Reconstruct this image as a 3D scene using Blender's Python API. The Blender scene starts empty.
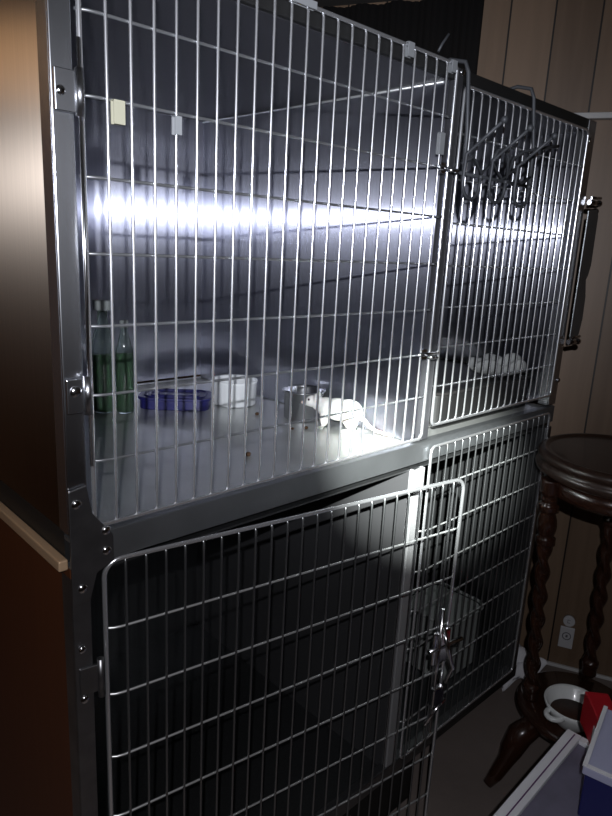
import bpy, bmesh, math, random
from mathutils import Vector, Matrix
random.seed(7)
S = bpy.context.scene
C = S.collection
R = math.radians
PI = math.pi

# ------------------------------------------------------------------ materials
def mat(name, col, metal=0.0, rough=0.5, aniso=0.0, spec=0.5, coat=0.0, trans=0.0, ior=1.45, bump=None, var=None, tangent=False, sss=0):
    m = bpy.data.materials.new(name); m.use_nodes = True
    nt = m.node_tree; N = nt.nodes; L = nt.links
    b = N['Principled BSDF']
    b.inputs['Base Color'].default_value = (*col, 1)
    b.inputs['Metallic'].default_value = metal
    b.inputs['Roughness'].default_value = rough
    b.inputs['Specular IOR Level'].default_value = spec
    b.inputs['Coat Weight'].default_value = coat
    b.inputs['Transmission Weight'].default_value = trans
    b.inputs['IOR'].default_value = ior
    if sss: b.inputs['Subsurface Weight'].default_value = sss; b.inputs['Subsurface Scale'].default_value = .004
    if aniso:
        b.inputs['Anisotropic'].default_value = aniso
        t = N.new('ShaderNodeTangent'); t.direction_type = 'UV_MAP'; t.uv_map = 'UVMap'
        L.new(t.outputs[0], b.inputs['Tangent'])
    tc = N.new('ShaderNodeTexCoord')
    if var:   # (scale xyz, amount, noise scale): colour variation
        mp = N.new('ShaderNodeMapping'); mp.inputs['Scale'].default_value = var[0]
        n = N.new('ShaderNodeTexNoise'); n.inputs['Scale'].default_value = var[2]; n.inputs['Detail'].default_value = 6
        L.new(tc.outputs['Object'], mp.inputs[0]); L.new(mp.outputs[0], n.inputs['Vector'])
        mx = N.new('ShaderNodeMix'); mx.data_type = 'RGBA'
        mx.inputs[6].default_value = (*[c * (1 - var[1]) for c in col], 1)
        mx.inputs[7].default_value = (*[min(1, c * (1 + var[1])) for c in col], 1)
        L.new(n.outputs['Fac'], mx.inputs[0]); L.new(mx.outputs[2], b.inputs['Base Color'])
    if bump:  # (scale xyz, noise scale, strength, distance)
        mp = N.new('ShaderNodeMapping'); mp.inputs['Scale'].default_value = bump[0]
        n = N.new('ShaderNodeTexNoise'); n.inputs['Scale'].default_value = bump[1]; n.inputs['Detail'].default_value = 4
        L.new(tc.outputs['Object'], mp.inputs[0]); L.new(mp.outputs[0], n.inputs['Vector'])
        bp = N.new('ShaderNodeBump'); bp.inputs['Strength'].default_value = bump[2]; bp.inputs['Distance'].default_value = bump[3]
        L.new(n.outputs['Fac'], bp.inputs['Height']); L.new(bp.outputs[0], b.inputs['Normal'])
    return m

def brushed(name, col, r_sharp, r_wide, mix=.5, an=-.82, var=.12):
    m = mat(name, col, 1, r_wide, aniso=1.0, var=((70, 70, 1.2), var, 3))
    nt = m.node_tree; N = nt.nodes; L = nt.links; b = N['Principled BSDF']
    g = N.new('ShaderNodeBsdfAnisotropic'); g.inputs['Color'].default_value = (*col, 1); g.inputs['Roughness'].default_value = r_sharp
    g.inputs['Anisotropy'].default_value = an
    tg = [x for x in N if x.type == 'TANGENT'][0]; L.new(tg.outputs[0], g.inputs['Tangent'])
    ms = N.new('ShaderNodeMixShader'); ms.inputs[0].default_value = mix
    L.new(b.outputs[0], ms.inputs[1]); L.new(g.outputs[0], ms.inputs[2])
    out = [x for x in N if x.type == 'OUTPUT_MATERIAL'][0]; L.new(ms.outputs[0], out.inputs['Surface'])
    return m
M = {}
M['panel'] = brushed('brushed_steel', (.46, .47, .54), .24, .33, .40, -.88)
M['side'] = brushed('brushed_steel_outside', (.66, .56, .46), .30, .34, .55, -.94)
M['floorpan'] = mat('steel_floor_pan', (.20, .21, .205), .85, .27, var=((1, 1, 1), .18, 9), bump=((1, 1, 1), 14, .25, .004))
M['frame'] = brushed('polished_steel_frame', (.55, .56, .60), .30, .32, .5, -.94)
M['rail'] = mat('dull_steel_rail', (.24, .25, .26), .85, .40, var=((1, 1, 1), .25, 12))
M['darkframe'] = mat('tarnished_steel', (.13, .13, .14), .9, .42, var=((1, 1, 1), .5, 25))
M['divlow'] = mat('shaded_divider', (.22, .22, .23), .85, .42)  # lower divider: shade carried by a darker base than the upper divider
M['upcross'] = mat('grey_crossbar_wire', (.50, .51, .53), .88, .30)
M['shadewire'] = mat('shaded_wire', (.34, .35, .36), .95, .30)  # lower vertical bars: weak light there put into a darker wire colour
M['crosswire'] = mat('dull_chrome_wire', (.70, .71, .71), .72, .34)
M['lowpanel'] = mat('shaded_steel_lower', (.16, .165, .17), .9, .40, aniso=.6, var=((60, 60, 1.2), .2, 3))  # lower interior: shade put into a darker steel than the upper bank
M['toppanel'] = mat('shaded_steel_underside', (.10, .10, .11), .8, .5)  # cage ceiling: its shade under grazing light put into near-black steel
M['side'] = mat('brushed_steel_outside', (.66, .56, .46), 1, .33, aniso=1.0, var=((90, 90, 1.0), .12, 3))
M['floorpan'] = mat('steel_floor_pan', (.62, .63, .62), .85, .42, var=((1, 1, 1), .18, 9), bump=((1, 1, 1), 14, .25, .004))
M['frame'] = mat('polished_steel_frame', (.58, .59, .62), 1, .27, aniso=.5)
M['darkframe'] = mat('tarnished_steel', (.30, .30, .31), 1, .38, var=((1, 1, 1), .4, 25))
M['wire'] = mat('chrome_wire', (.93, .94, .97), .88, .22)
M['chrome'] = mat('chrome', (.82, .82, .84), 1, .16)
M['litpost'] = mat('beam_lit_post', (.45, .45, .46), .5, .5)  # beam glare on the lower middle post put into its pale colour
M['post'] = mat('near_black_post', (.05, .05, .055), .4, .5)  # near-black base for the post between the upper doors
M['rubber'] = mat('black_rubber', (.012, .012, .012), 0, .5)
M['brass'] = mat('warm_metal_trim', (.50, .34, .21), .3, .4)
M['brown'] = mat('brown_lower_side', (.15, .05, .020), .5, .42, var=((40, 40, 1), .15, 3))  # brown base colour for the lower outer side sheet
M['hook'] = mat('grey_coated_wire', (.07, .074, .082), .3, .5)
M['white'] = mat('white_ceramic', (.80, .82, .82), 0, .25, coat=.4)
M['fur'] = mat('white_fur', (.86, .85, .80), 0, .9, bump=((1, 1, 3), 260, .5, .002), sss=.1)
M['skin'] = mat('pink_skin', (.75, .58, .52), 0, .6)
M['eye'] = mat('dark_eye', (.02, .005, .005), 0, .1)
M['bowl'] = mat('steel_bowl', (.62, .63, .64), 1, .25)
M['blue'] = mat('blue_plastic', (.014, .014, .10), 0, .38)
M['glass'] = mat('clear_plastic', (.55, .66, .62), 0, .06, trans=.95, ior=1.3)
M['green'] = mat('green_filling', (.018, .085, .016), 0, .5, var=((1, 1, 1), .8, 70))
M['pale'] = mat('pale_label', (.22, .24, .23), 0, .6)
M['tape'] = mat('masking_tape', (.36, .35, .26), 0, .7)
M['tapegrey'] = mat('clear_grey_tape', (.24, .25, .26), 0, .5)
M['crumb'] = mat('brown_crumb', (.07, .035, .015), 0, .8)
M['cloth'] = mat('white_cloth', (.36, .37, .36), 0, .9, bump=((1, 1, 1), 40, .5, .01))
M['paper'] = mat('white_paper', (.72, .72, .76), 0, .85)
M['walnut'] = mat('dark_walnut', (.030, .011, .006), 0, .25, coat=.5, var=((2, 2, 12), .4, 4))
M['walnut_top'] = mat('dark_walnut_seat', (.030, .016, .011), 0, .35, coat=.25, var=((3, 14, 3), .4, 4))
M['plastic_w'] = mat('white_plastic', (.55, .55, .57), 0, .4)
M['grey_ink'] = mat('grey_ink', (.12, .12, .13), 0, .6)
M['palegrey'] = mat('pale_grey', (.34, .36, .35), 0, .5)
M['red'] = mat('red_paper', (.42, .012, .02), 0, .45)
M['food'] = mat('brown_food', (.05, .02, .012), 0, .6, var=((1, 1, 1), .7, 80))
M['lav'] = mat('lavender_card', (.42, .43, .60), 0, .5)
M['navy'] = mat('navy_card', (.012, .014, .10), 0, .4)
M['mauve'] = mat('mauve_print', (.17, .16, .22), 0, .35, var=((1, 1, 1), .5, 14))
M['purple'] = mat('purple_print', (.10, .03, .12), 0, .5)
M['black'] = mat('matt_black', (.006, .005, .005), 0, .95)
M['ceil'] = mat('dull_ceiling', (.09, .085, .08), 0, .9)
M['floor'] = mat('grey_brown_floor', (.20, .165, .15), 0, .6, var=((1, 1, 1), .25, 5), bump=((1, 1, 1), 30, .1, .01))
M['railwhite'] = mat('white_painted_shelf', (.55, .55, .55), 0, .5)

def wood_panel(name, c1, c2, seam=.0045, width=.115):
    m = bpy.data.materials.new(name); m.use_nodes = True
    nt = m.node_tree; N = nt.nodes; L = nt.links; b = N['Principled BSDF']
    b.inputs['Roughness'].default_value = .5
    tc = N.new('ShaderNodeTexCoord')
    sp = N.new('ShaderNodeSeparateXYZ'); L.new(tc.outputs['Object'], sp.inputs[0])
    def math_(op, a, bb):
        n = N.new('ShaderNodeMath'); n.operation = op
        for i, v in enumerate((a, bb)):
            if v is None: continue
            if isinstance(v, (int, float)): n.inputs[i].default_value = v
            else: L.new(v, n.inputs[i])
        return n.outputs[0]
    d = math_('DIVIDE', sp.outputs['X'], width)
    fl = math_('FLOOR', d, None); fr = math_('FRACT', d, None)
    wn = N.new('ShaderNodeTexWhiteNoise'); wn.noise_dimensions = '1D'; L.new(fl, wn.inputs['W'])
    mp = N.new('ShaderNodeMapping'); mp.inputs['Scale'].default_value = (18, 18, 1.1)
    L.new(tc.outputs['Object'], mp.inputs[0])
    n = N.new('ShaderNodeTexNoise'); n.inputs['Scale'].default_value = 2.2; n.inputs['Detail'].default_value = 8; n.inputs['Distortion'].default_value = .5
    L.new(mp.outputs[0], n.inputs['Vector'])
    f = math_('ADD', math_('MULTIPLY', wn.outputs[0], .55), math_('MULTIPLY', n.outputs['Fac'], .5))
    mx = N.new('ShaderNodeMix'); mx.data_type = 'RGBA'
    mx.inputs[6].default_value = (*c1, 1); mx.inputs[7].default_value = (*c2, 1); L.new(f, mx.inputs[0])
    groove = math_('LESS_THAN', fr, seam / width)
    m2 = N.new('ShaderNodeMix'); m2.data_type = 'RGBA'; L.new(groove, m2.inputs[0]); L.new(mx.outputs[2], m2.inputs[6])
    m2.inputs[7].default_value = (.012, .008, .006, 1)
    L.new(m2.outputs[2], b.inputs['Base Color'])
    bp = N.new('ShaderNodeBump'); bp.inputs['Strength'].default_value = .6; bp.inputs['Distance'].default_value = .004
    L.new(math_('SUBTRACT', 1.0, groove), bp.inputs['Height']); L.new(bp.outputs[0], b.inputs['Normal'])
    return m
M['wood'] = wood_panel('wood_wall_panelling', (.10, .062, .038), (.28, .19, .125))
M['wood_warm'] = wood_panel('warm_wood_wall_panelling', (.16, .08, .04), (.30, .15, .075), width=.2)

# ------------------------------------------------------------------ mesh building
class MB:
    def __init__(s): s.bm = bmesh.new(); s.mi = 0
    def _tag(s, n0):
        s.bm.faces.ensure_lookup_table()
        for f in s.bm.faces[n0:]: f.material_index = s.mi
    def box(s, a, b, bevel=0.0, mtx=None):
        n0 = len(s.bm.faces)
        tmp = bmesh.new()
        r = bmesh.ops.create_cube(tmp, size=1)
        for v in tmp.verts: v.co = Vector([a[i] + (v.co[i] + .5) * (b[i] - a[i]) for i in range(3)])
        if bevel: bmesh.ops.bevel(tmp, geom=list(tmp.edges), offset=bevel, segments=2, affect='EDGES', profile=.5)
        s._merge(tmp, mtx)
        return s
    def _merge(s, tmp, mtx=None):
        if mtx is not None: bmesh.ops.transform(tmp, matrix=mtx, verts=tmp.verts)
        vm = {v: s.bm.verts.new(v.co) for v in tmp.verts}
        for f in tmp.faces:
            try:
                nf = s.bm.faces.new([vm[v] for v in f.verts]); nf.smooth = f.smooth; nf.material_index = s.mi
            except ValueError: pass
        tmp.free()
    def tube(s, pts, r, n=8, closed=False, taper=None):
        pts = [Vector(p) for p in pts]; k = len(pts); rings = []
        up = None
        for i, p in enumerate(pts):
            if closed: d = pts[(i + 1) % k] - pts[i - 1]
            else: d = pts[min(i + 1, k - 1)] - pts[max(i - 1, 0)]
            if d.length < 1e-9: d = Vector((0, 0, 1))
            d.normalize()
            if up is None:
                up = Vector((0, 0, 1)) if abs(d.z) < .9 else Vector((0, 1, 0))
            a = up - d * up.dot(d)
            if a.length < 1e-6: a = d.orthogonal()
            a.normalize(); bb = d.cross(a); up = a
            rr = r if taper is None else taper[i]
            rings.append([s.bm.verts.new(p + a * math.cos(t) * rr + bb * math.sin(t) * rr) for t in [2 * PI * j / n for j in range(n)]])
        m = k if closed else k - 1
        for i in range(m):
            A = rings[i]; B = rings[(i + 1) % k]
            for j in range(n):
                f = s.bm.faces.new((A[j], A[(j + 1) % n], B[(j + 1) % n], B[j])); f.smooth = True; f.material_index = s.mi
        if not closed:
            for ring, fl in ((rings[0], 1), (rings[-1], 0)):
                f = s.bm.faces.new(ring[::-1] if fl else ring); f.material_index = s.mi
        return s
    def lathe(s, prof, n=48, c=(0, 0, 0), sx=1, sy=1, rfun=None):
        rings = []
        for (r, z) in prof:
            if r < 1e-6: rings.append([s.bm.verts.new((c[0], c[1], c[2] + z))])
            else:
                rings.append([s.bm.verts.new((c[0] + sx * (r * (rfun(t) if rfun else 1)) * math.cos(t), c[1] + sy * (r * (rfun(t) if rfun else 1)) * math.sin(t), c[2] + z)) for t in [2 * PI * j / n for j in range(n)]])
        for A, B in zip(rings, rings[1:]):
            for j in range(n):
                j2 = (j + 1) % n
                if len(A) == 1 and len(B) == 1: continue
                if len(A) == 1: vs = (A[0], B[j], B[j2])
                elif len(B) == 1: vs = (A[j], B[0], A[j2])
                else: vs = (A[j], B[j], B[j2], A[j2])
                f = s.bm.faces.new(vs); f.smooth = True; f.material_index = s.mi
        return s
    def ball(s, c, r, n=14, sc=(1, 1, 1), mtx=None):
        tmp = bmesh.new(); bmesh.ops.create_uvsphere(tmp, u_segments=n, v_segments=max(6, n * 2 // 3), radius=r)
        for f in tmp.faces: f.smooth = True
        m = Matrix.Translation(c) @ (mtx if mtx is not None else Matrix()) @ Matrix.Diagonal((*sc, 1))
        s._merge(tmp, m); return s
    def prism(s, poly, z0, z1, bevel=0, mtx=None, smooth=False):
        tmp = bmesh.new()
        vs = [tmp.verts.new((x, y, z0)) for x, y in poly]; f = tmp.faces.new(vs)
        r = bmesh.ops.extrude_face_region(tmp, geom=[f])
        bmesh.ops.translate(tmp, verts=[v for v in r['geom'] if isinstance(v, bmesh.types.BMVert)], vec=(0, 0, z1 - z0))
        bmesh.ops.recalc_face_normals(tmp, faces=tmp.faces)
        if bevel: bmesh.ops.bevel(tmp, geom=list(tmp.edges), offset=bevel, segments=2, affect='EDGES', profile=.5)
        s._merge(tmp, mtx); return s
    def build(s, name, mats, parent=None, origin=None, recalc=True):
        if recalc: bmesh.ops.recalc_face_normals(s.bm, faces=s.bm.faces)
        if origin is not None: bmesh.ops.translate(s.bm, verts=s.bm.verts, vec=-Vector(origin))
        uv = s.bm.loops.layers.uv.new('UVMap')
        for f in s.bm.faces:
            n = f.normal; a = max(range(3), key=lambda i: abs(n[i]))
            for l in f.loops:
                p = l.vert.co
                l[uv].uv = (p.y, p.z) if a == 0 else ((p.x, p.z) if a == 1 else (p.x, p.y))
        me = bpy.data.meshes.new(name); s.bm.to_mesh(me); s.bm.free()
        for m in (mats if isinstance(mats, (list, tuple)) else [mats]): me.materials.append(m)
        o = bpy.data.objects.new(name, me); C.objects.link(o)
        if origin is not None: o.location = origin
        if parent is not None: o.parent = parent
        return o

def tag(o, label, cat=None, group=None):
    if label: o['label'] = label
    if cat: o['category'] = cat
    if group: o['group'] = group
    return o
def thing(name, label, cat, loc=(0, 0, 0), rz=0, group=None):
    o = bpy.data.objects.new(name, None); C.objects.link(o); o.empty_display_size = .05
    o.location = loc; o.rotation_euler = (0, 0, rz)
    return tag(o, label, cat, group)
def pivot_mesh(name, parent): return MB()
def struct(o):
    o['kind'] = 'structure'; return o
def arc(cx, cz, r, a0, a1, n=6, y=0.0):
    return [(cx + r * math.cos(R(a0 + (a1 - a0) * i / n)), y, cz + r * math.sin(R(a0 + (a1 - a0) * i / n))) for i in range(n + 1)]

FLOOR = -1.56
XR = 1.195       # right end of the cages
XD = .645        # dividing wall
DEP = .72

# ------------------------------------------------------------------ room
w_n = Vector((.906, .4226, 0)); w_p = Vector((1.534, .054, 0)); w_d = Vector((-.4226, .906, 0))
ang = math.atan2(w_d.y, w_d.x)
o = MB().box((-1.9, -.06, FLOOR), (1.75, 0, .385)).build('wall_right', M['wood']); o.location = w_p; o.rotation_euler = (0, 0, ang); 
struct(o)
struct(MB().box((-1.9, -2.6, FLOOR - .05), (2.9, 1.9, FLOOR)).build('floor', M['floor']))
struct(MB().box((-1.9, -2.6, .385), (2.9, 1.9, .43)).build('ceiling', M['ceil']))
o = MB().box((-1.05, 0, FLOOR), (1.95, .05, .385)).build('wall_back', M['wood_warm']); o.location = (-.8, 1.6, 0); struct(o)
o = MB().box((-2.2, 0, FLOOR), (2.2, .05, .385)).build('wall_left', M['wood_warm']); o.location = (-1.85, -.4, 0); o.rotation_euler = (0, 0, PI / 2); struct(o)
o = MB().box((-1.9, 0, FLOOR), (2.7, .05, .385)).build('wall_front', M['wood_warm']); o.location = (0, -2.6, 0); struct(o)
# slim rounded trim at the foot of the panelled wall
o = MB().box((-1.9, .0, FLOOR), (1.55, .010, FLOOR + .010), bevel=.002).build('baseboard_right', M['railwhite'])
o.location = w_p; o.rotation_euler = (0, 0, ang); struct(o)

# ------------------------------------------------------------------ doors of the cages
def wire_door(parent, name, x0, x1, rows, nbar, label, frame_r=.0030, bar_r=.0019, rad=.012, vmat='wire', cmat='upcross'):
    """door in its own frame: x along, z up, verticals in front of the crossbars"""
    zt, zb = rows[0], rows[-1]
    fr = MB()
    pts = []
    pts += arc(x0 + rad, zt - rad, rad, 180, 90)
    pts += arc(x1 - rad, zt - rad, rad, 90, 0)
    pts += arc(x1 - rad, zb + rad, rad, 0, -90)
    pts += arc(x0 + rad, zb + rad, rad, 270, 180)
    pts = [(p[0], 0, p[2]) for p in pts]
    fr.tube(pts, frame_r, 8, closed=True)
    d = fr.build('door', M['wire'], parent)
    if label: d['label'] = label
    zs = rows[1:-1]
    me = None
    for z in zs:
        o = MB().tube([(x0, .0105, z), (x0 + .004, .0090, z), (x0 + .012, .0052, z), (x0 + .022, .0037, z), (x1 - .012, .0036, z), (x1, .0050, z)], bar_r * .95, 8).build('cross_bar', M[cmat], d)
    sp = (x1 - x0) / (nbar + 1)
    vb = None
    for i in range(1, nbar + 1):
        x = x0 + i * sp
        if vb is None:
            vb = MB().tube([(0, .003, zt + .001), (0, -.0005, zt - .006), (0, -.0008, zt - .02), (0, -.0008, zb + .02), (0, -.0005, zb + .006), (0, .003, zb - .001)], bar_r, 8).build('vertical_bar', M[vmat], d)
            v = vb
        else:
            v = vb.copy(); C.objects.link(v); v.parent = d
        v.location = (x, 0, 0)
    return d

def screw(parent, x, y, z, r=.007, name='rivet'):
    prof = [(0, -r * .1)] + [(r * math.cos(R(a)), r * .55 * math.sin(R(a))) for a in (90, 70, 50, 30, 10, 0)][::-1][::-1]
    m = MB()
    tmp = [(r * math.sin(R(a)), r * .55 * math.cos(R(a))) for a in range(0, 91, 15)]
    m.lathe([(p[0], p[1]) for p in tmp] + [(0, 0)], 14)
    o = m.build(name, M['chrome'], parent); o.location = (x, y, z); o.rotation_euler = (R(90), 0, 0)
    return o
def barrel(parent, name, x, z0, z1, r=.0065, y=-.006, plate=None):
    m = MB().tube([(x, y, z0), (x, y, z1)], r, 12)
    if plate: m.box((plate[0], -.006, z0 + .003), (plate[1], -.001, z1 - .003), .001)
    return m.build(name, M['frame'], parent)

# ---- upper cage bank
up = thing('animal_cage', 'upper stainless steel two-door kennel cage, standing on top of the other bank', 'animal cage', (0, 0, 0), 0, 'stacked kennel cages')
zt, zb = -.002, -.645
def panel(name, a, b, m, parent, bevel=0, label=None):
    o = MB().box(a, b, bevel).build(name, m, parent)
    if label: o['label'] = label
    return o
panel('side_panel', (-.0295, .004, zb), (-.0265, DEP + .003, zt), M['side'], up, label='outer left side sheet of brushed steel')
panel('side_panel', (-.012, .012, zb + .01), (-.010, DEP, -.02), M['panel'], up)
panel('side_panel', (XR - .004, .004, zb), (XR, DEP + .003, zt), M['panel'], up)
panel('back_panel', (-.0265, DEP, zb), (XR - .004, DEP + .003, zt), M['panel'], up)
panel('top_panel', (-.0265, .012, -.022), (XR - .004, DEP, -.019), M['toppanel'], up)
panel('divider', (XD, .014, zb - .008), (XD + .003, DEP, -.022), M['panel'], up)
o = MB().tube([(XD - .002, .02, -.024), (XD - .002, DEP - .002, -.024)], .0022, 8).build('seam', M['crosswire'], up)
o = MB().tube([(-.008, DEP - .003, -.652), (XD - .002, DEP - .003, -.652)], .003, 8).build('seam', M['crosswire'], up)
panel('floor_pan', (-.010, .010, -.658), (XD, DEP, -.655), M['floorpan'], up)
panel('floor_pan', (XD + .003, .010, -.658), (XR - .004, DEP, -.655), M['floorpan'], up)
# posts
def post(x0, x1, z0, z1, parent, m='frame', name='post'):
    mb = MB(); mb.box((x0, .002, z0), (x1, .006, z1), .0012); mb.box((x0, .006, z0), (x0 + .003, .03, z1)); mb.box((x1 - .003, .006, z0), (x1, .03, z1))
    return mb.build(name, M[m], parent)
post(-.0305, -.007, zb, zt, up)
post(.652, .672, zb, zt, up, 'post')
post(1.160, XR, zb, zt, up)
panel('top_rail', (-.033, .004, -.021), (XR, .022, -.001), M['rubber'], up, .002)
mb = MB(); mb.box((-.0295, .002, -.690), (XR, .006, -.650), .0012); mb.box((-.0295, .006, -.655), (XR, .02, -.650)); mb.box((-.0295, .006, -.690), (XR, .02, -.687))
mb.build('bottom_rail', M['rail'], up)
# doors of the upper bank
dTL = wire_door(up, 'door', .0, .648, [-.08 * i for i in range(9)], 22, 'large left wire door')
dTR = wire_door(up, 'door', .676, 1.156, [-.026 - .0741 * i for i in range(9)], 17, 'narrower right wire door')
def latch(parent, x, z, m='chrome'):
    mb = MB(); mb.tube([(x - .035, -.004, z), (x + .02, -.004, z)], .0035, 8)
    mb.tube([(x - .02, -.006, z), (x - .02, -.020, z - .004), (x - .006, -.022, z - .004)], .003, 8)
    mb.box((x - .028, -.004, z - .009), (x - .012, .002, z + .009), .001)
    return mb.build('latch', M[m], parent)
latch(dTL, .652, -.162); latch(dTL, .648, -.478)
# hinges of the upper left door
h = barrel(dTL, 'hinge', -.004, -.184, -.138, r=.0048, plate=(-.030, -.008)); screw(up, -.024, -.006, -.162, .005)
h = barrel(dTL, 'hinge', -.006, -.498, -.453, r=.0048, plate=(-.030, -.008)); screw(up, -.020, -.006, -.470)
mb = MB().tube([(-.004, -.006, -.56), (-.004, -.006, -.11)], .0022, 8); mb.build('hinge_pin', M['chrome'], dTL)
# hinge side of the upper right door : scalloped steel plate carried by two knuckles
poly = [(-.010, -.19), (.036, -.185), (.044, -.20), (.046, -.31), (.038, -.335), (.030, -.345), (.034, -.36), (.042, -.385), (.044, -.44), (.036, -.475), (.022, -.485), (-.010, -.48)]
mtx = Matrix.Translation((1.207, -.006, 0)) @ Matrix(((1, 0, 0, 0), (0, 0, -1, 0), (0, 1, 0, 0), (0, 0, 0, 1)))
o = MB().prism(poly, 0, .003, .0008, mtx).build('hinge_plate', M['rail'], dTR); o['label'] = 'dark scalloped steel hinge plate sticking out past the right edge'
for z in (-.172, -.492):
    mb = MB(); mb.tube([(1.198, -.006, z), (1.238, -.010, z)], .006, 10); mb.tube([(1.205, -.006, z + .010), (1.246, -.010, z + .012)], .0035, 8)
    mb.ball((1.240, -.010, z), .008); mb.build('hinge', M['chrome'], dTR)
screw(up, 1.168, .0, -.045, .006); screw(up, .664, .0, -.008, .006); screw(up, 1.19, .0, -.585, .006)
# corner plate with rivets, left
mb = MB(); mb.prism([(-.032, -.588), (-.010, -.584), (-.004, -.62), (.022, -.655), (.022, -.690), (.0, -.700), (-.010, -.735), (-.032, -.735)], 0, .003, .0008, Matrix(((1, 0, 0, 0), (0, 0, -1, -.0), (0, 1, 0, 0), (0, 0, 0, 1))))
mb.build('corner_plate', M['darkframe'], up)
for x, z in ((-.023, -.605), (.013, -.6475), (.013, -.674), (-.019, -.715)): screw(up, x, -.003, z, .0062)
# bits of tape on the doors
def tape(parent, u, z, w, hh, m, label, rot=0, y=-.005):
    mb = MB(); mb.box((-w / 2, -.0012, -hh / 2), (w / 2, 0, hh / 2)); mb.box((-w / 2, .0055, -hh / 2), (w / 2, .0066, hh / 2)); mb.box((-w / 2, -.001, hh / 2 - .001), (w / 2, .006, hh / 2))
    o = mb.build('tape', m, parent); o.location = (u, y + .001, z); o.rotation_euler = (0, R(rot), 0); o['label'] = label
tape(dTL, .040, -.172, .013, .024, M['tape'], 'scrap of yellowish masking tape')
tape(dTL, .113, -.174, .009, .020, M['tapegrey'], 'small scrap of grey tape')
tape(dTL, .300, .001, .042, .009, M['tapegrey'], 'pale strip of tape on the top wire')
tape(dTL, .520, -.006, .014, .020, M['tapegrey'], 'grey square of tape on the top wire')
tape(dTL, .634, -.006, .013, .018, M['tapegrey'], 'grey square of tape near the right corner')
tape(dTL, .620, -.125, .012, .034, M['tapegrey'], 'upright strip of pale tape')

# ---- lower cage bank
lo = thing('animal_cage', 'lower stainless steel two-door kennel cage whose left door hangs ajar', 'animal cage', (0, 0, FLOOR), 0, 'stacked kennel cages')
class Shift:  # parts of the lower bank are written in world z
    pass
def Lp(o):
    o.location.z -= FLOOR; return o
zt2, zb2 = -.703, -1.392
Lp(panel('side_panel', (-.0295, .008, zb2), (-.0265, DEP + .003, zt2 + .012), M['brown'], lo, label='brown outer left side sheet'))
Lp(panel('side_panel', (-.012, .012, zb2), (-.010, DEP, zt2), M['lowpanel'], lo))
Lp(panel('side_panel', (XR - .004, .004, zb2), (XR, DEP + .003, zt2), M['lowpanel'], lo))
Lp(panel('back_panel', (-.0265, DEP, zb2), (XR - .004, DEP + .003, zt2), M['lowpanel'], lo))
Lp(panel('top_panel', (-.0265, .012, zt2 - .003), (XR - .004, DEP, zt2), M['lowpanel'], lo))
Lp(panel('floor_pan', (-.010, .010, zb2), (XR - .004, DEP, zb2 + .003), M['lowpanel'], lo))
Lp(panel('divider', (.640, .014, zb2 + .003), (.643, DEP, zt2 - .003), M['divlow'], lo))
(panel('trim_strip', (-.042, .010, -.692), (-.030, DEP, -.678), M['brass'], up, .002, label='bright warm strip along the top of the side'))
(panel('gap_shade', (-.0295, .02, -.690), (-.020, DEP, zb), M['rubber'], up))  # black strip stands in for the shadow in the gap between banks
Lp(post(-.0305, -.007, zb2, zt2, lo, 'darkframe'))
Lp(post(.641, .674, zb2, zt2, lo, 'litpost'))
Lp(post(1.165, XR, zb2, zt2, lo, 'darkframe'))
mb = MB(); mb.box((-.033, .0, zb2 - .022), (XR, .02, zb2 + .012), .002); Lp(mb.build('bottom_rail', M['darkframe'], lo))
mb = MB(); mb.box((.0, .022, FLOOR), (.78, .64, zb2 - .001), .003); Lp(mb.build('plinth', M['rubber'], lo))
for yy in (.12, .60): Lp(MB().tube([(1.08, yy, FLOOR), (1.08, yy, zb2 - .001)], .018, 14).build('foot', M['rubber'], lo))
dBL = wire_door(lo, 'door', 0, .656, [-.10 * i for i in range(9)], 23, 'left wire door swung slightly open', rad=.022, frame_r=.0033, vmat='shadewire', cmat='crosswire')
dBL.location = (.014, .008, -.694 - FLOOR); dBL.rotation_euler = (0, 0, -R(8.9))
dBR = Lp(wire_door(lo, 'door', .680, 1.160, [-.662 - .035 - .0895 * i for i in range(9)], 17, 'right wire door shut', vmat='shadewire', cmat='crosswire'))
dBR.location.z += .035; dBR.location.y = -.004
for z in (-.18, -.58): 
    o = MB().tube([(-.012, -.014, z), (-.012, -.014, z + .055)], .0045, 12).box((-.038, -.014, z + .008), (-.010, -.010, z + .047), .001).build('hinge', M['darkframe'], dBL)
# clasp on the free edge of the open door
mb = MB(); mb.box((.612, -.012, -.37), (.655, -.004, -.30), .003); mb.tube([(.63, -.014, -.29), (.63, -.030, -.33), (.645, -.034, -.37), (.632, -.03, -.40)], .004, 8)
mb.box((.618, -.020, -.46), (.646, -.006, -.42), .003); mb.tube([(.60, -.010, -.335), (.69, -.010, -.335)], .0045, 8); mb.tube([(.61, -.01, -.5), (.65, -.018, -.45)], .004, 8)
mb.tube([(.625, -.012, -.25), (.625, -.012, -.52)], .0035, 8)
mb.build('latch', M['chrome'], dBL)
screw(lo, -.020, .0, -.872 - FLOOR, .006)
screw(lo, -.021, .0, -.80 - FLOOR, .005)

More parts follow.
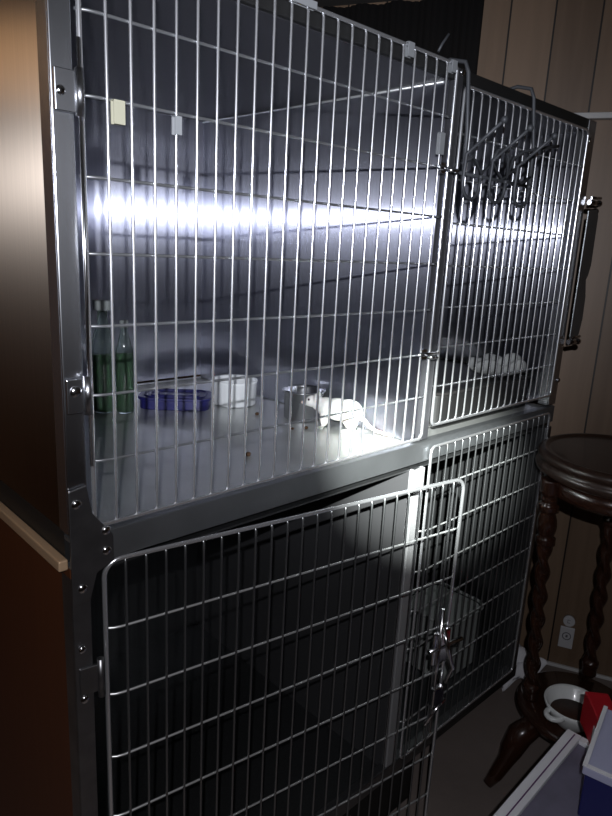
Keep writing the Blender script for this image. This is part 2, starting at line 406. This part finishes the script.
# ------------------------------------------------------------------ wire hook rack over the right door
hk = thing('hook_rack', 'grey wire hook rack with ball tips hanging over the upper right cage door', 'hook rack', (0, 0, 0))
def strap(x, xb, y, ztop):
    pts = [(x - .012, .060, ztop - .01), (x - .012, .045, ztop + .012), (x - .006, .020, ztop + .018), (x, -.006, ztop + .012), (x, -.013, ztop - .004), (xb, -.013, -.10), (xb, -.014, -.180)]
    return MB().tube(pts, .0036, 8).build('strap', M['hook'], hk)
strap(.662, .676, 0, -.006); strap(.882, .905, 0, -.006)
MB().tube([(.670, -.014, -.150), (.70, -.014, -.136), (.73, -.014, -.160), (.765, -.014, -.140), (.80, -.014, -.164), (.84, -.014, -.142), (.87, -.014, -.164), (.912, -.014, -.145)], .0028, 8).build('zigzag_wire', M['hook'], hk)
MB().tube([(.668, -.013, -.166), (.915, -.013, -.166)], .003, 8).build('rail', M['hook'], hk)
for (x, bx) in ((.676, -.018), (.760, -.018), (.848, -.014)):
    m = MB()
    pts = [(x - .006, -.085, -.088), (x - .006, -.045, -.118), (x - .008, -.022, -.136), (x - .008, -.020, -.178)]
    for i in range(0, 11):
        a = PI + PI * i / 10
        pts.append((x + .018 + .026 * math.cos(a), -.020, -.182 + .024 * math.sin(a)))
    pts.append((x + .044, -.021, -.168))
    m.tube(pts, .0030, 8); m.ball(pts[0], .006, 10); m.ball(pts[-1], .0045, 10)
    m.build('hook', M['hook'], hk)
MB().tube([(.758, -.016, -.140), (.770, -.018, -.118), (.79, -.020, -.112), (.81, -.018, -.125), (.812, -.016, -.16), (.83, -.016, -.125), (.86, -.018, -.108), (.90, -.03, -.098), (.95, -.04, -.088)], .0030, 8).build('scroll_wire', M['hook'], hk)
# short wire poking above the top rail
tag(MB().tube([(.606, .01, .012), (.612, .008, .024), (.622, .004, .040)], .0022, 8).build('loose_wire', M['hook']), 'short thin wire poking up above the top of the upper cage', 'wire')

# ------------------------------------------------------------------ things on the cage floor
F = -.655
def ground(o, x, y, z=F): o.location = (x, y, z); return o
# tall bottle with green filling
b = thing('bottle', 'tall clear bottle with pale cap and green filling, leftmost thing in the cage', 'bottle', (.283, .540, F), 0, 'green-filled bottles in the cage corner')
mb = MB().lathe([(0, 0), (.021, 0), (.023, .004), (.023, .135), (.020, .155), (.014, .172), (.010, .185), (.010, .208), (0, .208)], 28); mb.build('body', M['glass'], b)
MB().lathe([(0, .003), (.0205, .003), (.0212, .01), (.0212, .118), (0, .120)], 28).build('filling', M['green'], b)
MB().lathe([(0, .21), (.0175, .21), (.0185, .212), (.0185, .226), (.017, .229), (0, .229)], 28).build('cap', M['pale'], b)
b = thing('bottle', 'shorter slope-shouldered bottle with bright green filling, right beside the tall one', 'bottle', (.315, .512, F), 0, 'green-filled bottles in the cage corner')
mb = MB().lathe([(0, 0), (.016, 0), (.0175, .004), (.0175, .125), (.012, .150), (.007, .168), (.0065, .182), (0, .182)], 28); mb.build('body', M['glass'], b)
MB().lathe([(0, .003), (.0152, .003), (.0158, .01), (.0158, .122), (0, .125)], 28).build('filling', M['green'], b)
MB().lathe([(0, .176), (.0085, .176), (.009, .190), (0, .192)], 20).build('cap', M['pale'], b)
# blue shallow food box with lid
bx = thing('food_box', 'shallow dark blue plastic box with a ridged lid on the cage floor', 'food box', (.430, .500, F), R(-40))
def rrect(w, d, r, n=6):
    out = []
    for cx, cy, a0 in ((w / 2 - r, d / 2 - r, 0), (-w / 2 + r, d / 2 - r, 90), (-w / 2 + r, -d / 2 + r, 180), (w / 2 - r, -d / 2 + r, 270)):
        out += [(cx + r * math.cos(R(a0 + 90 * i / n)), cy + r * math.sin(R(a0 + 90 * i / n))) for i in range(n + 1)]
    return out
MB().prism(rrect(.148, .085, .022), 0, .020, .002).build('tub', M['blue'], bx)
mb = MB(); mb.prism(rrect(.156, .093, .025), .0205, .027, .0015)
for k in (.86, .68, .5): mb.tube([(x * k, y * k, .028) for x, y in rrect(.150, .088, .025)], .0016, 6, closed=True)
mb.build('lid', M['blue'], bx)
# white ribbed ramekin
rk = thing('ramekin', 'white fluted ceramic dish next to the blue box', 'dish', (.553, .452, F))
MB().lathe([(0, .001), (.047, .001), (.049, .004), (.050, .050), (.0515, .054), (.0505, .057), (.047, .054), (.046, .008), (0, .007)], 96, rfun=lambda t: 1 + .012 * abs(math.sin(t * 14))).build('dish', M['white'], rk)
# steel cup behind the rat
cp = thing('steel_bowl', 'round steel food bowl standing behind the white rat', 'bowl', (.597, .270, F))
MB().lathe([(0, .001), (.038, .001), (.041, .004), (.0425, .058), (.0465, .061), (.0465, .064), (.0425, .064), (.0405, .061), (.0385, .008), (0, .006)], 64).build('bowl', M['bowl'], cp)
MB().lathe([(0, .0065), (.038, .0065), (.0385, .020), (.03, .024), (0, .026)], 40).build('food', M['food'], cp)
# crumbs
for i, (x, y, s_, lb) in enumerate(((.531, .343, .0042, 'dark crumb on the cage floor in front of the white dish'), (.545, .205, .0040, 'dark crumb on the cage floor just below the rat'), (.345, .139, .0048, 'reddish brown crumb alone near the front left of the cage floor'), (.520, .218, .003, 'tiny dark crumb left of the crumb below the rat'))):
    mb = MB().ball((0, 0, s_ * .7), s_, 10, (1.2, .9, .8)).ball((s_ * .6, s_ * .3, s_ * .6), s_ * .6, 8)
    tag(ground(mb.build('crumb', M['crumb']), x, y), lb, 'crumb', 'crumbs on the cage floor')
# pale cloth in the right cage
random.seed(3)
bm = bmesh.new(); g = bmesh.ops.create_icosphere(bm, subdivisions=4, radius=1)
for v in bm.verts:
    x, y, z = v.co
    n = .16 * math.sin(5 * x + 2 * y) + .12 * math.sin(7 * y + 3 * z) + .1 * math.sin(9 * x * y + 4)
    v.co = Vector((x * (.075 + .02 * n), y * (.04 + .02 * n), max(-.0, (z * .5 + .5) * .045 * (1 + n * 1.4))))
for f in bm.faces: f.smooth = True
me = bpy.data.meshes.new('crumpled_cloth'); bm.to_mesh(me); bm.free(); me.materials.append(M['cloth'])
o = bpy.data.objects.new('crumpled_cloth', me); C.objects.link(o); o.location = (1.075, .10, -.580); o.rotation_euler = (0, 0, R(-30))
tag(o, 'pale crumpled cloth on the dark pan in the upper right cage', 'cloth')

pan = thing('litter_pan', 'low black pan on the floor of the upper right cage, under the pale cloth', 'pan', (.96, .30, F))
MB().prism(rrect(.40, .50, .03), 0, .072, .004).build('pan_body', M['rubber'], pan)
MB().tube([(x, y, .0745) for x, y in rrect(.408, .508, .034)], .0035, 8, closed=True).build('rim', M['black'], pan)
# ------------------------------------------------------------------ the white rat
rt = thing('rat', 'small white rat standing on the cage floor in front of the steel bowl', 'rat', (.590, .172, F))
def ell(mb, c, r, rot=(0, 0, 0), n=20):
    from mathutils import Euler
    mb.ball(c, 1, n, r, Euler([R(a) for a in rot]).to_matrix().to_4x4())
# local frame: x towards the head
rat = MB()
ell(rat, (-.030, 0, .036), (.030, .0215, .0225))
ell(rat, (-.006, 0, .038), (.030, .0195, .0205))
ell(rat, (.018, 0, .039), (.022, .0165, .0185), (0, -8, 0))
ell(rat, (.036, .001, .045), (.017, .0125, .0135), (0, -20, 0))
ell(rat, (.050, .002, .048), (.0145, .0098, .0105), (0, 12, 0))
ell(rat, (.062, .003, .045), (.0085, .0060, .0062), (0, 15, 0))
for s_ in (-1, 1):
    rat.tube([(-.036, s_ * .013, .032), (-.034, s_ * .018, .020), (-.042, s_ * .018, .009), (-.038, s_ * .019, .003)], .008, 10, taper=[.013, .0115, .006, .004])
    rat.tube([(-.042, s_ * .018, .004), (-.030, s_ * .019, .0035), (-.020, s_ * .020, .003)], .004, 8, taper=[.0045, .0042, .003])
    rat.tube([(.020, s_ * .010, .032), (.022, s_ * .013, .018), (.020, s_ * .013, .008), (.024, s_ * .013, .003)], .006, 10, taper=[.009, .0065, .0042, .0035])
    rat.tube([(.021, s_ * .013, .0035), (.031, s_ * .014, .003)], .003, 8, taper=[.0035, .0026])
    ell(rat, (.040, s_ * .0105, .057), (.0035, .0070, .0080), (0, -15, s_ * 30))
tp = [(-.054, 0, .030), (-.064, -.003, .022), (-.074, -.006, .012), (-.088, -.006, .006), (-.104, -.002, .0045), (-.118, .004, .004), (-.132, .006, .004)]
rat.tube(tp[:3], .004, 10, taper=[.006, .0042, .0034])
o = rat.build('body', M['fur'], rt, recalc=True)
rm = o.modifiers.new('remesh', 'REMESH'); rm.mode = 'VOXEL'; rm.voxel_size = .0014; rm.use_smooth_shade = True
sm = o.modifiers.new('smooth', 'SMOOTH'); sm.factor = .6; sm.iterations = 6
MB().tube(tp[1:], .003, 10, taper=[.0038, .0034, .0030, .0026, .0020, .0013]).build('tail', M['skin'], rt)
for s_ in (-1, 1):
    MB().ball((.0545, .002 + s_ * .0078, .0515), .0024, 10).build('eye', M['eye'], rt)
MB().ball((.0703, .0033, .0440), .0026, 10).build('nose', M['skin'], rt)
rt.scale = (.96, .96, 1.12); d = Vector((-.50, .87, 0)); rt.rotation_euler = (0, 0, math.atan2(d.y, d.x))

tb = thing('pale_stand_in', 'pale grey shape added for a dim patch behind the lower right cage bars', 'tub', (1.06, .17, -1.388))  # pale shape added to fill a dim patch behind these bars
MB().prism(rrect(.17, .16, .03), 0, .165, .004).build('stand_in_body', M['palegrey'], tb)
MB().tube([(x, y, .168) for x, y in rrect(.178, .168, .034)], .0045, 8, closed=True).build('rim', M['palegrey'], tb)

# ------------------------------------------------------------------ round stand with twisted legs
SC = Vector((1.150, -.190, 0)); SEAT = -.72; SHELF = -1.37
st = thing('plant_stand', 'dark wooden round-topped stand on barley-twist legs by the panelled wall', 'stand', (SC.x, SC.y, FLOOR))
def P(z): return z - FLOOR
T = P(SEAT)
MB().lathe([(0, T), (.150, T), (.158, T - .001), (.162, T + .004), (.170, T + .004), (.177, T - .002), (.180, T - .010), (.176, T - .017), (.173, T - .020), (.179, T - .026), (.182, T - .034), (.179, T - .042), (.168, T - .048), (.150, T - .050), (0, T - .050)], 96).build('seat', M['walnut_top'], st)
MB().lathe([(.150, T - .0505), (.158, T - .0505), (.158, T - .085), (.150, T - .092), (.138, T - .085), (.138, T - .0505), (.150, T - .0505)], 72).build('apron', M['walnut'], st)
legs = [((1.010, -.098), (1.088, -.094)), ((1.262, -.150), (1.300, -.150)), ((1.150, -.330), (1.150, -.325))]
def twist_leg(a, b):
    A = Vector((a[0] - SC.x, a[1] - SC.y, T - .051)); B = Vector((b[0] - SC.x, b[1] - SC.y, P(SHELF)))
    Ld = (B - A); H = Ld.length
    mb = MB(); rings = []; n = 20; K = 150
    for i in range(K + 1):
        f = i / K; c = A + Ld * f; zz = f * H
        tw = 0; r = .018
        if f < .06: r = .021
        elif f < .10: r = .020 - .004 * abs(math.sin(f * 160))
        elif f < .13: r = .023
        elif f < .24: r = .015 + .007 * math.sin((f - .13) / .11 * PI)
        elif f < .27: r = .022
        elif f < .93: tw = 1; r = .0138
        elif f < .96: r = .021
        else: r = .0185
        row = []
        for j in range(n):
            t = 2 * PI * j / n
            rr = r * (1 + (.30 * math.cos(2 * (t - zz * 48)) if tw else 0))
            row.append(mb.bm.verts.new((c.x + rr * math.cos(t), c.y + rr * math.sin(t), c.z)))
        rings.append(row)
    for a_, b_ in zip(rings, rings[1:]):
        for j in range(n):
            f = mb.bm.faces.new((a_[j], a_[(j + 1) % n], b_[(j + 1) % n], b_[j])); f.smooth = True
    mb.bm.faces.new(rings[0]); mb.bm.faces.new(rings[-1][::-1])
    return mb.build('leg', M['walnut'], st)
for a, b in legs: twist_leg(a, b)
Z = P(SHELF)
MB().lathe([(0, Z - .0005), (.136, Z - .0005), (.144, Z - .006), (.146, Z - .014), (.140, Z - .024), (0, Z - .026)], 80).build('shelf', M['walnut'], st)
for fx, fy in ((.940, -.085), (1.33, -.14), (1.13, -.40)):
    v = Vector((fx - SC.x, fy - SC.y, 0)); u = v.normalized(); L_ = v.length
    pts = [u * (L_ - .12) + Vector((0, 0, Z - .022)), u * (L_ - .075) + Vector((0, 0, Z - .050)), u * (L_ - .055) + Vector((0, 0, Z - .09)), u * (L_ - .045) + Vector((0, 0, .075)), u * (L_ - .02) + Vector((0, 0, .035)), u * L_ + Vector((0, 0, .012))]
    MB().tube(pts, .02, 14, taper=[.026, .030, .026, .020, .017, .0115]).build('foot', M['walnut'], st)

# bowl, packet on the stand's shelf
cb = thing('handled_bowl', 'white handled soup bowl with dark contents on the lower shelf of the stand', 'bowl', (1.072, -.205, SHELF))
cb.scale = (1.05, 1.05, 1.05)
MB().lathe([(0, .002), (.030, .002), (.032, .006), (.048, .020), (.060, .044), (.064, .056), (.062, .0585), (.057, .052), (.045, .024), (.028, .012), (0, .010)], 56).build('bowl', M['white'], cb)
MB().lathe([(0, .030), (.047, .030), (.047, .026), (0, .02)], 40).build('contents', M['food'], cb)
hm = MB(); dx = Vector((-.78, .20, 0)).normalized(); pp = []
side = Vector((-dx.y, dx.x, 0))
for i in range(9):
    a = -PI / 2 + PI * i / 8
    pp.append(dx * (.056 + .024 * math.cos(a)) + side * (.018 * math.sin(a)) + Vector((0, 0, .047)))
hm.tube(pp, .006, 10); hm.build('handle', M['white'], cb)
pk = thing('packet', 'red packet with a white end on the corner of the white-edged box', 'packet', (.853, -.335, FLOOR + .362), R(20))
o = MB().box((-.045, -.028, 0), (.050, .028, .075), .003).build('box', M['red'], pk)
o2 = MB().box((-.0465, -.0285, .005), (-.030, .0285, .05), .001).build('end_flap', M['paper'], pk)
o3 = MB().box((-.0470, -.012, .052), (-.0456, .010, .064)).build('sticker', M['paper'], pk)
pk.rotation_euler = (0, 0, R(40)); pk.scale = (.85, .8, .95)

# plug-in and socket plate on the wall
pl = thing('wall_socket', 'white wall plate with a round knob above it, on the wood panelling behind the stand', 'wall socket', w_p + w_d * -.040 + Vector((0, 0, -1.455)) - w_n * .0605, ang)
pl.location = w_p + w_d * -.040 + Vector((0, 0, -1.445))
mm = MB(); mm.box((-.021, .0005, -.042), (.021, .007, .030), .002); mm.build('plate', M['plastic_w'], pl)
mm = MB(); mm.tube([(0, .0005, .055), (0, .014, .055)], .017, 24); mm.build('knob', M['plastic_w'], pl)
mm = MB(); mm.tube([(.012 * math.cos(2 * PI * i / 16), .0072, .0 + .012 * math.sin(2 * PI * i / 16)) for i in range(16)], .0015, 6, closed=True); mm.box((-.003, .007, -.004), (.003, .0082, .004)); mm.build('socket_ring', M['grey_ink'], pl)
mm = MB(); mm.tube([(-.003, .0145, .060), (.004, .0145, .060), (.004, .0145, .050), (-.003, .0145, .050)], .0009, 6); mm.build('knob_mark', M['grey_ink'], pl)
# white shelf strip on the wall
sh = MB().box((-.75, .0005, .060), (.215, .030, .075), .002).build('wall_ledge', M['railwhite']); sh.location = w_p; sh.rotation_euler = (0, 0, ang)
tag(sh, 'narrow white ledge running along the wood panelling at upper right', 'ledge')
# crumpled white paper on the floor between cage and stand
bm = bmesh.new(); nx = 16
vs = {}
for i in range(nx + 1):
    for j in range(nx + 1):
        u, v = i / nx, j / nx
        h_ = .09 * u * (1 - .3 * v) + .010 * math.sin(9 * u + 5 * v) + .007 * math.sin(13 * v - 4 * u) + .012
        vs[i, j] = bm.verts.new((u * .075, -v * .10 * (.25 + .75 * u), h_))
for i in range(nx):
    for j in range(nx): f = bm.faces.new((vs[i, j], vs[i + 1, j], vs[i + 1, j + 1], vs[i, j + 1])); f.smooth = True
me = bpy.data.meshes.new('crumpled_paper'); bm.to_mesh(me); bm.free(); me.materials.append(M['paper'])
o = bpy.data.objects.new('crumpled_paper', me); C.objects.link(o); o.scale = (1.0, 1.15, 1.25); o.location = (1.300, .105, FLOOR)
so = o.modifiers.new('solid', 'SOLIDIFY'); so.thickness = .012
tag(o, 'crumpled white paper on the floor at the right foot of the cages', 'paper')

# black rippled sheet filling the dark corner behind the cages
bm = bmesh.new(); K = 120; rows = []
for zz in (.035, .375):
    rows.append([bm.verts.new((i / K * .50, .010 * math.sin(i / K * 30) + .003 * math.sin(i * 1.3), zz)) for i in range(K + 1)])
for i in range(K): f = bm.faces.new((rows[0][i], rows[0][i + 1], rows[1][i + 1], rows[1][i])); f.smooth = True
me = bpy.data.meshes.new('dark_sheet'); bm.to_mesh(me); bm.free(); me.materials.append(M['black'])
o = bpy.data.objects.new('dark_sheet', me); C.objects.link(o); so = o.modifiers.new('solid', 'SOLIDIFY'); so.thickness = .004
o.location = w_p + w_d * .42 - w_n * .018; o.rotation_euler = (0, 0, ang); tag(o, 'black rippled sheet hanging in the corner behind the cages', 'curtain')
o.name = 'dark_sheet'; 

# ------------------------------------------------------------------ boxes, lower right
A = thing('cardboard_box', 'white-edged box with a mauve top and thin purple line, under the navy box', 'box', (.50, -.30, FLOOR), R(2))
MB().box((0, -.40, 0), (.33, 0, .352), .003).build('carton', M['mauve'], A)
mb = MB(); mb.box((-.004, -.024, .3525), (.334, .004, .361), .001); mb.box((-.004, -.404, .3525), (.012, -.0245, .361), .001); mb.box((.318, -.404, .3525), (.334, -.0245, .361), .001); mb.build('rim', M['paper'], A)
MB().box((.002, -.0135, .3611), (.328, -.0112, .3617)).build('printed_line', M['purple'], A)
B = thing('storage_box', 'navy blue box with a lavender lid, lying on top of the white-edged box', 'box', (.640, -.385, FLOOR + .362), R(12))
MB().box((.004, -.266, 0), (.171, -.004, .084), .003).build('carton', M['navy'], B)
mb = MB(); mb.box((0, -.27, .0845), (.175, 0, .100), .002); mb.build('lid', M['lav'], B)
mb = MB(); mb.box((-.001, -.006, .1005), (.176, .001, .103)); mb.box((-.001, -.271, .1005), (.006, -.0065, .103)); mb.build('lid_edge', M['paper'], B)

# ------------------------------------------------------------------ lights
LP = Vector((-.40, -.76, -.178))
def spot(name, energy, size, blend, target, col=(.93, .96, 1.0), rad=.008):
    l = bpy.data.lights.new(name, 'SPOT'); l.energy = energy; l.spot_size = R(size); l.spot_blend = blend; l.color = col; l.shadow_soft_size = rad
    o = bpy.data.objects.new(name, l); C.objects.link(o); o.location = LP
    o.rotation_euler = (Vector(target) - LP).to_track_quat('-Z', 'Y').to_euler(); return o
spot('torch_beam', 800, 18, 1.0, (.66, .0, -.68), (.95, 1.0, .96), .005)
spot('torch_spill', 54, 60, 1.0, (.42, .1, -.25), (.86, .90, 1.0), .005)
spot('phone_flash', 21, 155, .6, (.6, .0, -.6), (.95, .95, 1.0), .005)
l = bpy.data.lights.new('warm_room_lamp', 'POINT'); l.energy = 2.2; l.color = (1, .62, .32); l.shadow_soft_size = .12
o = bpy.data.objects.new('warm_room_lamp', l); C.objects.link(o); o.location = (-1.0, .95, .15)
w = bpy.data.worlds.new('world'); S.world = w; w.use_nodes = True
w.node_tree.nodes['Background'].inputs[0].default_value = (.5, .5, .6, 1); w.node_tree.nodes['Background'].inputs[1].default_value = .01

# ------------------------------------------------------------------ camera
cam = bpy.data.cameras.new('camera'); co = bpy.data.objects.new('camera', cam); C.objects.link(co)
cam.sensor_fit = 'VERTICAL'; cam.sensor_height = 36; cam.lens = 646.2 / 816 * 36; cam.clip_start = .01
right = Vector((.7262392, -.68561189, .05012945)); down = Vector((-.13213, -.21077745, -.96856313)); fwd = Vector((.67462455, .6967849, -.24366475))
m = Matrix((right, -down, -fwd)).transposed().to_4x4(); m.translation = Vector((-.32138947, -.68631585, -.29933549))
co.matrix_world = m
S.camera = co
S.view_settings.view_transform = 'Standard'; S.view_settings.look = 'None'; S.view_settings.gamma = 1; S.view_settings.exposure = 0
try: S.view_settings.use_curve_mapping = False
except Exception: pass
